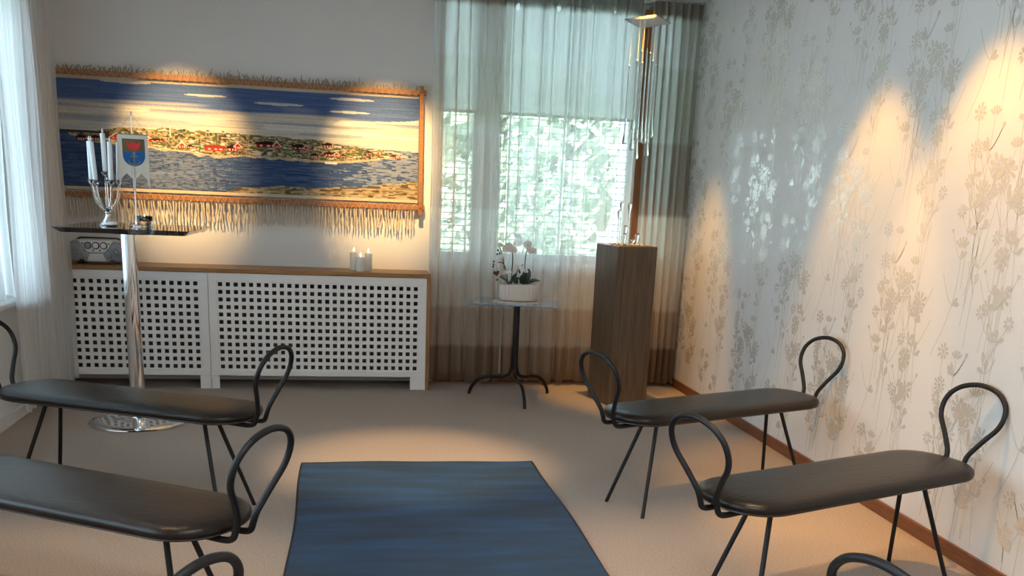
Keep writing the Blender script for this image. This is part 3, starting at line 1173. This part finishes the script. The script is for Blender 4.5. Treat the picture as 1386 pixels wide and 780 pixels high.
def bar_table():
    t = thing('bar_table', 'tall table with a square black top on a chrome column and round chrome foot', 'table', (BX, BY, 0))
    hw, hd = .335, .325

    def sq(w, d, z, c=.006):
        return [(-w + c, -d, z), (w - c, -d, z), (w, -d + c, z), (w, d - c, z), (w - c, d, z), (-w + c, d, z), (-w, d - c, z), (-w, -d + c, z)]
    top = MB().rings([sq(hw - .032, hd - .032, TT - .026), sq(hw - .002, hd - .002, TT - .003), sq(hw, hd, TT - .0015), sq(hw - .001, hd - .001, TT)]).build('table_top', MT['blackglass'], t)
    top.location = (.045, 0, 0)
    top.rotation_euler = (0, 0, -.05)
    pl = MB().rings([sq(.085, .085, TT - .040, .02), sq(.11, .11, TT - .0265, .02)]).build('mounting_plate', MT['matblack'], t)
    pl.location = (.02, 0, 0)
    MB().lathe([(.040, .022), (.040, TT - .040)], 40).build('column', MT['chrome'], t, True)
    MB().lathe([(.262, 0), (.265, .004), (.258, .009), (.20, .015), (.12, .021), (.065, .026), (.046, .034), (.042, .045)], 72).build('base_disc', MT['chrome'], t, True, angle=60)


bar_table()


def candelabra():
    Y = BY
    c = Vector((-1.236, Y, TT))
    t = thing('candelabra', 'five-armed clear glass candle holder with chrome foot on the bar table', 'candle holder', c)
    MB().lathe([(.048, 0), (.050, .004), (.044, .010), (.030, .022), (.016, .042), (.012, .058), (.016, .066), (.012, .072)], 36).build('foot', MT['chrome'], t, True, angle=50)
    hub = .078
    ends = [(-.076, .226), (-.045, .224), (0, .268), (.031, .226), (.058, .228)]
    yo = [.026, -.022, 0, -.026, .022]
    MB().ball((0, 0, hub), .014, rz=.012).build('hub', MT['dropglass'], t, True)
    for (dx, h), oy in zip(ends, yo):
        if dx == 0:
            P = [(0, 0, hub), (0, 0, h - .02)]
        else:
            P = crom([(0, 0, hub), (dx * .42, oy * .4, hub + .016), (dx * .82, oy * .8, hub + .058), (dx, oy, hub + .115), (dx * 1.02, oy, h - .02)], 6)
        MB().tube(P, .0062, 10).build('arm', MT['dropglass'], t, True)
        MB().lathe([(.006, -.022), (.011, -.016), (.0145, -.004), (.021, .006), (.0215, .008), (.0145, .002), (.012, -.006)], 20, (dx * 1.02, oy, h)).build('candle_cup', MT['dropglass'], t, True)
    names = ('leftmost taper candle in the glass candelabra', 'second taper candle from the left, leaning in the glass candelabra', 'tallest white taper candle, in the middle of the candelabra',
             'fourth taper candle from the left in the glass candelabra', 'rightmost taper candle, close to the table flag')
    lean = [0, -.011, -.002, .004, .010]
    for (dx, h), oy, nm, ln in zip(ends, yo, names, lean):
        q = c + Vector((dx * 1.02, oy, h - .004))
        k = thing('taper_candle', 'white ' + nm if not nm.startswith('tallest') else nm, 'candle', q, group='taper candles in the candelabra')
        H = .205
        rw = .0125
        R = [[(rw * g * math.cos(2 * PI * j / 18) + ln * z / H, rw * g * math.sin(2 * PI * j / 18), z) for j in range(18)] for g, z in ((.9, 0), (1, .004), (1, H - .003), (.85, H))]
        MB().rings(R).build('candle_body', MT['waxcool'], k, True)
        MB().lathe([(.0012, 0), (.0045, .006), (.005, .011), (.003, .020), (.0005, .028)], 12, (ln, 0, H)).build('flame_tip', MT['ledtip'], k, True)


candelabra()


def table_flag():
    Y = BY - .005
    c = Vector((-1.093, Y, TT))
    t = thing('table_flag', 'small white pennant with a shield of anchor and red crown on a table pole', 'flag', c)
    MB().lathe([(.034, 0), (.034, .005), (.030, .010), (.008, .014), (.006, .03), (.004, .035)], 28).build('pole_base', MT['chrome'], t, True)
    H = .575
    MB().tube([(0, 0, .012), (.002, 0, H)], .0028, 8).build('pole', MT['chrome'], t, True)
    MB().ball((.002, 0, H + .004), .006).build('finial', MT['chrome'], t, True)
    x0, x1, zt, zb = -.072, .080, .470, .190
    # pennant cut into two notches at its foot
    n = 40
    mb = MB()
    pol = [(x0, zt), (x1, zt), (x1, zb + .005), (x1 - .012, zb + .055), (x1 - .042, zb + .085), (x1 - .068, zb + .055), (.006, zb - .006), (-.006, zb - .006), (x0 + .068, zb + .055), (x0 + .038, zb + .085), (x0 + .012, zb + .055), (x0, zb + .005)]
    fl = MB().prism([(a, b) for a, b in pol], (0, -.0085, 0), (1, 0, 0), (0, 0, 1), (0, 1, 0), .002).build('pennant', MT['cloth'], t)
    MB().tube([(x0 - .004, -.007, zt), (x1 + .004, -.007, zt)], .003, 8).build('crossbar', MT['gold'], t, True)
    for x in (x0, x1):
        MB().tube([(.002, -.003, H - .003), (x, -.007, zt + .002)], .0011, 5).build('hanging_cord', MT['darkcord'], t)
    cx, sz = (x0 + x1) / 2 + .004, .056
    s0, s1 = zt - .022, zt - .160

    def face(poly, name, m, par, d):
        return MB().prism(poly, (0, -.0088 - d, 0), (1, 0, 0), (0, 0, 1), (0, 1, 0), .0004).build(name, m, par)
    mid = s0 - .064
    face([(cx - sz, s0), (cx + sz, s0), (cx + sz, mid), (cx - sz, mid)], 'shield_field', MT['olive'], fl, .0003)
    bow = [(cx + sz * math.cos(a), mid - .018 + (mid - .018 - s1) * math.sin(a)) for a in [-PI * k / 24 for k in range(25)]]
    face([(cx + sz, mid)] + bow + [(cx - sz, mid)], 'shield_base', MT['flagblue'], fl, .0003)
    face([(cx - .036, mid + .052), (cx - .018, mid + .040), (cx - .006, mid + .048), (cx + .006, mid + .048), (cx + .018, mid + .040), (cx + .036, mid + .052), (cx + .033, mid + .030), (cx + .020, mid + .010), (cx, mid + .005), (cx - .020, mid + .010), (cx - .033, mid + .030)], 'crown_emblem', MT['flagred'], fl, .0007)
    an = MB()
    o_, ex, ey, ez = (0, -.0096, 0), (1, 0, 0), (0, 0, 1), (0, 1, 0)
    an.prism([(cx - .003, mid - .012), (cx + .003, mid - .012), (cx + .003, mid - .068), (cx - .003, mid - .068)], o_, ex, ey, ez, .0004)
    an.prism([(cx - .017, mid - .021), (cx + .017, mid - .021), (cx + .017, mid - .026), (cx - .017, mid - .026)], o_, ex, ey, ez, .0004)
    ar = [(cx + .034 * math.cos(a), mid - .040 + .031 * math.sin(a)) for a in [-PI * (.08 + .84 * k / 16) for k in range(17)]]
    ar2 = [(cx + .030 * math.cos(a), mid - .040 + .025 * math.sin(a)) for a in [-PI * (.08 + .84 * k / 16) for k in range(16, -1, -1)]]
    an.prism(ar + ar2, o_, ex, ey, ez, .0004)
    an.prism([(cx + .007 * math.cos(2 * PI * k / 12), mid - .009 + .007 * math.sin(2 * PI * k / 12)) for k in range(12)], o_, ex, ey, ez, .0004)
    an.build('anchor_emblem', MT['gold'], fl)
    MB().tube([(cx - .0, -.0098, zb + .06), (cx, -.0098, mid - .075)], .0012, 5).build('tassel_cord', MT['darkcord'], fl)


table_flag()
c = Vector((-1.062, BY + .05, TT))
t = thing('tealight_holder', 'thick clear glass tealight holder behind the flag pole', 'candle holder', c)
MB().lathe([(.036, 0), (.040, .006), (.042, .052), (.040, .054), (.034, .050), (.031, .030), (.026, .026)], 32, cap1=True).build('glass_cup', MT['dropglass'], t, True, angle=60)
k = thing('tealight', 'small tealight with a yellow flame in the glass holder', 'candle', c + Vector((0, 0, .0275)))
MB().lathe([(.019, 0), (.0195, .014), (.018, .013)], 24).build('tin_cup', MT['chrome'], k, True)
MB().lathe([(.001, .013), (.0045, .018), (.0045, .024), (.002, .032), (.0004, .036)], 12).build('flame', MT['flame'], k, True)
c = Vector((-1.205, BY - .075, TT))
k = thing('saucer', 'tiny white domed saucer beside the chrome candelabra foot', 'saucer', c)
MB().lathe([(.022, 0), (.034, .006), (.036, .010), (.028, .018), (.012, .023), (.001, .024)], 28).build('dome', MT['wax'], k, True)
MB().lathe([(.036, .0095), (.0372, .0105), (.036, .0115)], 28).build('rim', MT['wax'], k, True)


# ------------------------------------------------------------------ portable radio
def radio():
    c = Vector((-1.53, 6.60, .784))
    t = thing('portable_radio', 'silver portable disc player with round grey speakers on the radiator cover', 'radio', c)
    W, H = .185, .145
    # rounded body: profile in x/z, lofted in y
    n = 48

    def ol(s, y, dz=0):
        R = []
        for k in range(n):
            a = 2 * PI * k / n
            c_, s_ = math.cos(a), math.sin(a)
            x = W * s * abs(c_) ** .62 * math.copysign(1, c_)
            z = .012 + H / 2 + (H / 2) * s * abs(s_) ** .5 * math.copysign(1, s_) + dz
            if z > .12:
                x *= .97
            R.append((x, y, z))
        return R
    MB().rings([ol(.86, -.075), ol(.95, -.066), ol(1, -.045), ol(1, .045), ol(.94, .072), ol(.85, .08)]).build('body', MT['radio'], t, True, angle=60)
    for s in (-1, 1):
        sp = MB()
        prof = [(.001, -.088), (.014, -.094), (.020, -.088), (.022, -.086), (.052, -.084), (.056, -.089), (.062, -.086), (.064, -.072)]
        R = [[(s * .122 + r * 1.0 * math.cos(2 * PI * j / 36), y, .082 + r * .98 * math.sin(2 * PI * j / 36)) for j in range(36)] for r, y in prof]
        sp.rings(R)
        so = sp.build('speaker', MT['radiogrey'], t, True, angle=50)
        R = [[(s * .066 + r * math.cos(2 * PI * j / 24), y, .062 + r * math.sin(2 * PI * j / 24)) for j in range(24)] for r, y in ((.001, -.090), (.018, -.094), (.024, -.090), (.025, -.074))]
        MB().rings(R).build('tweeter', MT['radiogrey'], so, True, angle=50)
        MB().box(s * .090 - .014, s * .090 + .014, -.093, -.080, .018, .030).build('port', MT['radiodark'], t, bevel=.003)
        MB().box(s * .11 - .015, s * .11 + .015, -.05, .05, 0, .014).build('foot', MT['radiodark'], t)
    # sloping centre console, wider at the top
    MB().prism([(-.105, .150), (.105, .150), (.052, .074), (-.052, .074)], (0, -.092, 0), (1, 0, 0), (0, 0, 1), (0, 1, 0), .03).build('control_panel', MT['radio'], t, bevel=.004)
    MB().prism([(-.052, .070), (.052, .070), (.060, .018), (-.060, .018)], (0, -.090, 0), (1, 0, 0), (0, 0, 1), (0, 1, 0), .02).build('lower_panel', MT['radio'], t, bevel=.006)
    for i, x in enumerate((-.047, 0, .047)):
        R = [[(x + r * math.cos(2 * PI * j / 28), y, .118 + r * math.sin(2 * PI * j / 28)) for j in range(28)] for r, y in ((.0225, -.090), (.0225, -.097), (.018, -.099))]
        rim = MB().rings(R).build('dial', MT['radiodark'], t, True)
        R = [[(x + r * math.cos(2 * PI * j / 28), y, .118 + r * math.sin(2 * PI * j / 28)) for j in range(28)] for r, y in ((.0165, -.098), (.016, -.104), (.006, -.105))]
        MB().rings(R).build('dial_face', MT['dial'] if i else MT['radiogrey'], rim, True)
    for x in (-.078, -.018, .022, .078):
        MB().ball((x, -.093, .088 if abs(x) < .05 else .13), .005, n=10, m=6).build('button', MT['radiodark'], t, True)
    MB().tube(crom([(-.135, .0, .145), (-.115, .0, .158), (-.08, -.01, .161), (.08, -.01, .161), (.115, .0, .158), (.135, .0, .145)], 5), .005, 10).build('carry_handle', MT['radiodark'], t, True)


radio()

# ------------------------------------------------------------------ three pillar candles
for (x, y, h, r, lb) in ((.064, 6.672, .118, .026, 'white pillar candle at the back left of the three on the cabinet'),
                         (.107, 6.575, .092, .028, 'shortest white pillar candle in front of the other two'),
                         (.160, 6.640, .115, .024, 'white pillar candle at the right of the three on the cabinet')):
    k = thing('pillar_candle', lb, 'candle', (x, y, .784), group='pillar candles on the radiator cover')
    MB().lathe([(r * .97, 0), (r, .003), (r, h - .002), (r * .93, h), (r * .80, h - .006), (r * .3, h - .010)], 32).build('candle_body', MT['wax'], k, True)
    MB().tube([(0, 0, h - .010), (.0005, 0, h + .006)], .0012, 6).build('wick', MT['radiodark'], k)
    MB().lathe([(.0008, .002), (.0042, .008), (.0052, .013), (.0032, .023), (.0004, .032)], 12, (0, 0, h)).build('flame', MT['flame'], k, True)


# ------------------------------------------------------------------ small table with the orchid
SX, SY, SZ = 1.112, 6.225, .640


def small_table():
    t = thing('side_table', 'small square-topped table on three curved black legs in front of the curtain', 'table', (SX, SY, 0))
    tp = MB().box(-.285, .285, -.205, .205, SZ - .008, SZ).build('table_top', MT['bluetop'], t, bevel=.002)
    tp.rotation_euler = (0, 0, -.27)
    tp.location = (-.005, .045, 0)
    MB().lathe([(.10, SZ - .014), (.10, SZ - .0085)], 28).build('mounting_plate', MT['steel'], t, True)
    MB().lathe([(.019, .225), (.021, .232), (.021, SZ - .014)], 24).build('column', MT['steel'], t, True)
    for a in (-1.508, 2.647, .569):
        d = Vector((math.cos(a), math.sin(a), 0))
        P = [(.012, .36), (.015, .26), (.020, .20), (.045, .155), (.10, .138), (.17, .135), (.235, .118), (.285, .075), (.312, .03), (.318, .0)]
        MB().tube(crom([d * r + Vector((0, 0, z)) for r, z in P], 5), .0105, 12).build('leg', MT['steel'], t, True)


small_table()


def doily():
    c = (1.112, 6.275, SZ)
    mb = MB()
    n = 96
    R = []
    for q, z in ((1, 0), (1.01, .002), (.97, .005), (.80, .004), (.4, .004)):
        R.append([((.150 * q + (.008 * q if q > .7 else 0) * math.cos(16 * 2 * PI * j / n)) * math.cos(2 * PI * j / n), (.112 * q + (.008 * q if q > .7 else 0) * math.cos(16 * 2 * PI * j / n)) * math.sin(2 * PI * j / n), z + (.003 * math.cos(32 * PI * j / n) if .9 < q < 1.0 else 0)) for j in range(n)])
    o = mb.rings(R).build('doily', MT['doily'], None, True, loc=c)
    o.rotation_euler = (0, 0, -.2)
    tag(o, 'cream crocheted doily under the flower pot on the small table', 'doily')


doily()


def orchid():
    c = Vector((1.128, 6.285, SZ + .0085))
    t = thing('potted_orchid', 'artificial white orchid in a ribbed pale oval pot on the small table', 'plant', c)
    n = 112
    R = []
    for q, z in ((.90, 0), (.96, .004), (.985, .02), (1, .095), (1.0, .105), (.95, .107), (.93, .09)):
        ring = []
        for k in range(n):
            a = 2 * PI * k / n
            cc, ss = math.cos(a), math.sin(a)
            rib = 1 + (.028 * math.cos(k * PI * 2 / 4) if z > .01 else 0)
            ring.append((.126 * q * rib * abs(cc) ** .55 * math.copysign(1, cc), .064 * q * rib * abs(ss) ** .55 * math.copysign(1, ss), z))
        R.append(ring)
    MB().rings(R).build('planter', MT['planter'], t, True, angle=70)
    MB().lathe([(1, 0), (.6, .006), (.01, .008)], 40, (0, 0, .084), sx=.112, sy=.052).build('bark_filling', MT['soil'], t, True)

    def P(px, py, dy=0):
        return at_y(px, py, c.y + dy) - c

    def leaf(a, b, w, droop, name='leaf'):
        a, b = Vector(a), Vector(b)
        m = a.lerp(b, .55) + Vector((0, 0, droop))
        pts = crom([a, m, b], 8)
        d = (b - a).normalized()
        s = d.cross(Vector((0, -.6, 1))).normalized()
        v = []
        for i, p in enumerate(pts):
            q = i / (len(pts) - 1)
            ww = w * (math.sin(PI * min(1, .12 + .88 * q)) ** .7) if q < 1 else .001
            up_ = d.cross(s) * .25 * ww
            v += [p - s * ww - up_, p, p + s * ww - up_]
        f = []
        for i in range(len(pts) - 1):
            f += [(3 * i, 3 * i + 1, 3 * i + 4, 3 * i + 3), (3 * i + 1, 3 * i + 2, 3 * i + 5, 3 * i + 4)]
        o = MB().add(v, f).build(name, MT['leaf'], t, True, angle=180)
        md = o.modifiers.new('solid', 'SOLIDIFY')
        md.thickness = .003
    leaf(P(690, 384), P(676, 375, -.03), .028, .010)
    leaf(P(688, 384), P(704, 377, -.05), .020, .008)
    leaf(P(691, 383), P(699, 370, -.01), .012, .004)
    leaf(P(709, 384), P(716, 364, .0), .030, .004)
    leaf(P(706, 384), P(709, 371, -.02), .020, .004)
    leaf(P(712, 384), P(731, 380, .03), .016, .010)
    leaf(P(700, 384), P(694, 380, .03), .020, .008)
    stems = [crom([P(692, 386), P(692.5, 370), P(694, 350), P(692, 338, -.01), P(685, 333, -.01)], 6),
             crom([P(709, 386), P(710, 370), P(711, 352), P(713, 340, .0), P(718, 335, .0)], 6),
             crom([P(687, 386), P(686, 372), P(683, 360), P(678, 355, -.01), P(671, 357, -.01)], 6),
             crom([P(683, 368, -.01), P(681, 352, -.01), P(678, 340, -.01), P(676, 333, -.01)], 5),
             crom([P(697, 384), P(700, 368), P(704, 362), P(708, 358)], 5)]
    for s in stems:
        MB().tube(s, .0032, 7).build('stem', MT['stem'], t, True)
    rnd = random.Random(7)

    def flower(p, s, yaw, pitch):
        mb = MB()
        rot = Matrix.Rotation(yaw, 3, 'Z') @ Matrix.Rotation(pitch, 3, 'X')
        for a, l, w in ((PI / 2, 1, .42), (PI / 2 + 2.2, .95, .40), (PI / 2 - 2.2, .95, .40), (.15, 1.05, .72), (PI - .15, 1.05, .72)):
            v = []
            for r, q in ((.05, .25), (.3, .8), (.6, 1), (.85, .75), (1, .05)):
                for e in (-1, 0, 1):
                    x, z = r * l, e * q * w
                    y = -.18 * r * r + (.10 if e == 0 else 0)
                    v.append(p + rot @ (Vector((x * math.cos(a) - z * math.sin(a), y, x * math.sin(a) + z * math.cos(a))) * s))
            f = []
            for i in range(4):
                f += [(3 * i, 3 * i + 1, 3 * i + 4, 3 * i + 3), (3 * i + 1, 3 * i + 2, 3 * i + 5, 3 * i + 4)]
            mb.add(v, f)
        o = mb.build('flower', MT['petal'], t, True, angle=180)
        MB().ball(p + rot @ Vector((0, -.12 * s, -.12 * s)), .2 * s, n=8, m=6).build('lip', MT['lip'], o, True)
    for px, py, s, dy in ((686, 337, .030, -.03), (693.5, 338.5, .030, -.045), (689, 333, .024, -.02), (677, 332, .018, -.02), (714.5, 331.5, .028, -.02), (721, 340.5, .028, -.03), (717, 338, .022, -.035),
                          (681, 347.5, .022, -.02), (671.5, 359, .020, -.02), (701, 361, .020, -.02), (711.5, 367, .018, -.05), (684, 368.5, .015, -.06), (690, 368.5, .012, -.06)):
        flower(P(px, py, dy), s, rnd.uniform(-.5, .5), rnd.uniform(-.35, .15))
    for px, py in ((674, 339), (676, 343), (673, 344), (668.5, 354), (668, 358), (667.5, 361), (703, 367), (673, 379), (703.5, 369)):
        MB().ball(P(px, py, -.02), .0065, rz=.008, n=8, m=6).build('bud', MT['leaf'], t, True)
    # dark heart on a pick
    h = []
    for k in range(40):
        a = 2 * PI * k / 40
        h.append((.0013 * 16 * math.sin(a) ** 3, .0013 * (13 * math.cos(a) - 5 * math.cos(2 * a) - 2 * math.cos(3 * a) - math.cos(4 * a))))
    q = P(672, 370, -.05)
    MB().prism(h, q, (.97, 0, .2), (-.2, 0, .97), (0, 1, 0), .006).build('heart_pick', MT['heart'], t, bevel=.001)
    MB().tube([q + Vector((0, .003, -.01)), P(680, 386, -.02)], .0012, 5).build('pick_wire', MT['stem'], t)


orchid()


# ------------------------------------------------------------------ pedestal and glass drops
PX, PY, PH, PR, PW = 1.815, 6.185, 1.035, .245, .29


def pedestal():
    t = thing('pedestal', 'tall square brown wooden pedestal with glass rods on top, by the corner', 'pedestal', (PX, PY, 0), PR)
    h = PW / 2
    MB().box(-h, h, -h, h, 0, PH).build('column', MT['walnut'], t, bevel=.003)
    MB().box(-h + .045, -h + .048, -h - .001, -h + .002, .004, PH - .004).build('veneer_joint', MT['matblack'], t)


pedestal()


def drop(mb_len, r_top, r_bot, bulb):
    """teardrop rod hanging down from z=0"""
    L_ = mb_len
    prof = [(.0006, 0), (r_top, -.004), (r_top, -.02), (r_top * 1.1, -L_ * .5), (r_bot, -L_ * .82), (bulb * .8, -L_ + bulb * 2.2), (bulb, -L_ + bulb * 1.1), (bulb * .75, -L_ + bulb * .35), (.0008, -L_)]
    return MB().lathe(prof, 14)


def glass_mobile():
    Y = 6.22
    ctr = at_y(877, 29, Y)
    t = thing('acrylic_plate', 'clear diamond-shaped acrylic plate hung under the ceiling above the pedestal', 'plate', ctr)
    h = .105
    plate = MB().box(-h, h, -h, h, -.003, .003).build('plate', MT['frost'], t)
    plate.rotation_euler = (-.12, .0, 0)
    plate.data.transform(Matrix.Rotation(.80, 4, 'Z'))
    ed = MB().tube([(-h, -h, 0), (h, -h, 0), (h, h, 0), (-h, h, 0)], .0032, 6, closed=True).build('polished_edge', MT['clear'], plate)
    ed.data.transform(Matrix.Rotation(.80, 4, 'Z'))
    for x, y in ((.0, .12), (0, -.12), (.13, 0), (-.13, 0)):
        MB().tube([(x, y, 0), (x * .6, y * .6, ZC - ctr.z)], .0007, 5).build('suspension_thread', MT['string'], t)
    rods = [((852, 89), (845, 196), 0), ((861.6, 99), (853.6, 177), .03), ((869, 69), (861, 191), -.03), ((869.6, 85), (860.4, 217), -.06), ((876, 66), (866, 194), .05),
            ((880.6, 72), (871.5, 196), -.02), ((884, 82.5), (874.8, 213), -.05), ((863, 82), (855, 204), -.04), ((888, 88), (879.6, 188), .02)]
    words_ = ('leftmost', 'second from the left', 'third from the left', 'lowest hanging', 'highest hung', 'sixth from the left', 'second lowest hanging', 'fourth from the left, behind the lowest', 'rightmost')
    for (a, b, dy), wd in zip(rods, words_):
        A, B = at_y(*a, Y + dy), at_y(*b, Y + dy)
        L_ = A.z - B.z
        k = thing('hanging_glass_drop', 'clear glass teardrop rod, %s above the pedestal' % wd, 'glass drop', A, group='hanging glass drops above the pedestal')
        drop(L_, .0052, .0065, .0165).build('glass_rod', MT['dropglass'], k, True, angle=60)
        MB().tube([(0, 0, 0), (0, 0, ctr.z - A.z - .003)], .0009, 5).build('thread', MT['string'], k)
        MB().ball((0, 0, 0), .0052, n=8, m=6).build('hook_bead', MT['string'], k, True)


glass_mobile()


def standing_rods():
    c, s = math.cos(PR), math.sin(PR)
    tops = [((842, 272.6), -.02), ((838.7, 284), -.05), ((852.8, 274.7), .02), ((847, 305), -.05), ((845.7, 315), -.08), ((862.6, 315.6), .0), ((856.7, 322), -.04)]
    wd = ('tall clear glass rod at the left back of the pedestal top', 'clear glass rod at the far left edge of the pedestal top', 'tall clear glass rod in the middle of the pedestal top',
          'short clear glass rod in front of the tall ones on the pedestal', 'shortest clear glass rod at the front left of the pedestal top', 'short clear glass rod at the right on the pedestal', 'tiny clear glass rod between the others on the pedestal')
    for (p, dy), w in zip(tops, wd):
        A = at_y(*p, PY + dy)
        h = max(.03, A.z - PH)
        k = thing('standing_glass_rod', w, 'glass rod', (A.x, A.y, PH), group='glass rods standing on the pedestal')
        b = .0150
        prof = [(.006, 0), (.0052, .01), (.005, max(.012, h - b * 5)), (b * .75, h - b * 2.2), (b, h - b * 1.1), (b * .75, h - b * .3), (.0008, h)]
        MB().lathe(prof, 14).build('glass_stem', MT['dropglass'], k, True, angle=60)
        MB().lathe([(.014, 0), (.013, .003), (.006, .005)], 14).build('foot', MT['dropglass'], k, True)
    r = random.Random(6)
    n = 0
    spots = []
    while len(spots) < 26:
        x, y = r.uniform(-.11, .11), r.uniform(-.115, .06)
        if all(math.hypot(x - a, y - b) > .021 for a, b in spots):
            spots.append((x, y))
    for x, y in spots:
        q = r.uniform(.006, .0095)
        o = MB().ball((0, 0, 0), q * 1.25, q, q * .75, 9, 6).build('pebble', MT['stone'], None, True, loc=(PX + x * c - y * s, PY + x * s + y * c, PH + q * .74))
        o.rotation_euler = (0, 0, r.random() * 3)
        tag(o, 'pale pebble among the glass rods on the pedestal top', 'pebble', 'pebbles on the pedestal')


standing_rods()
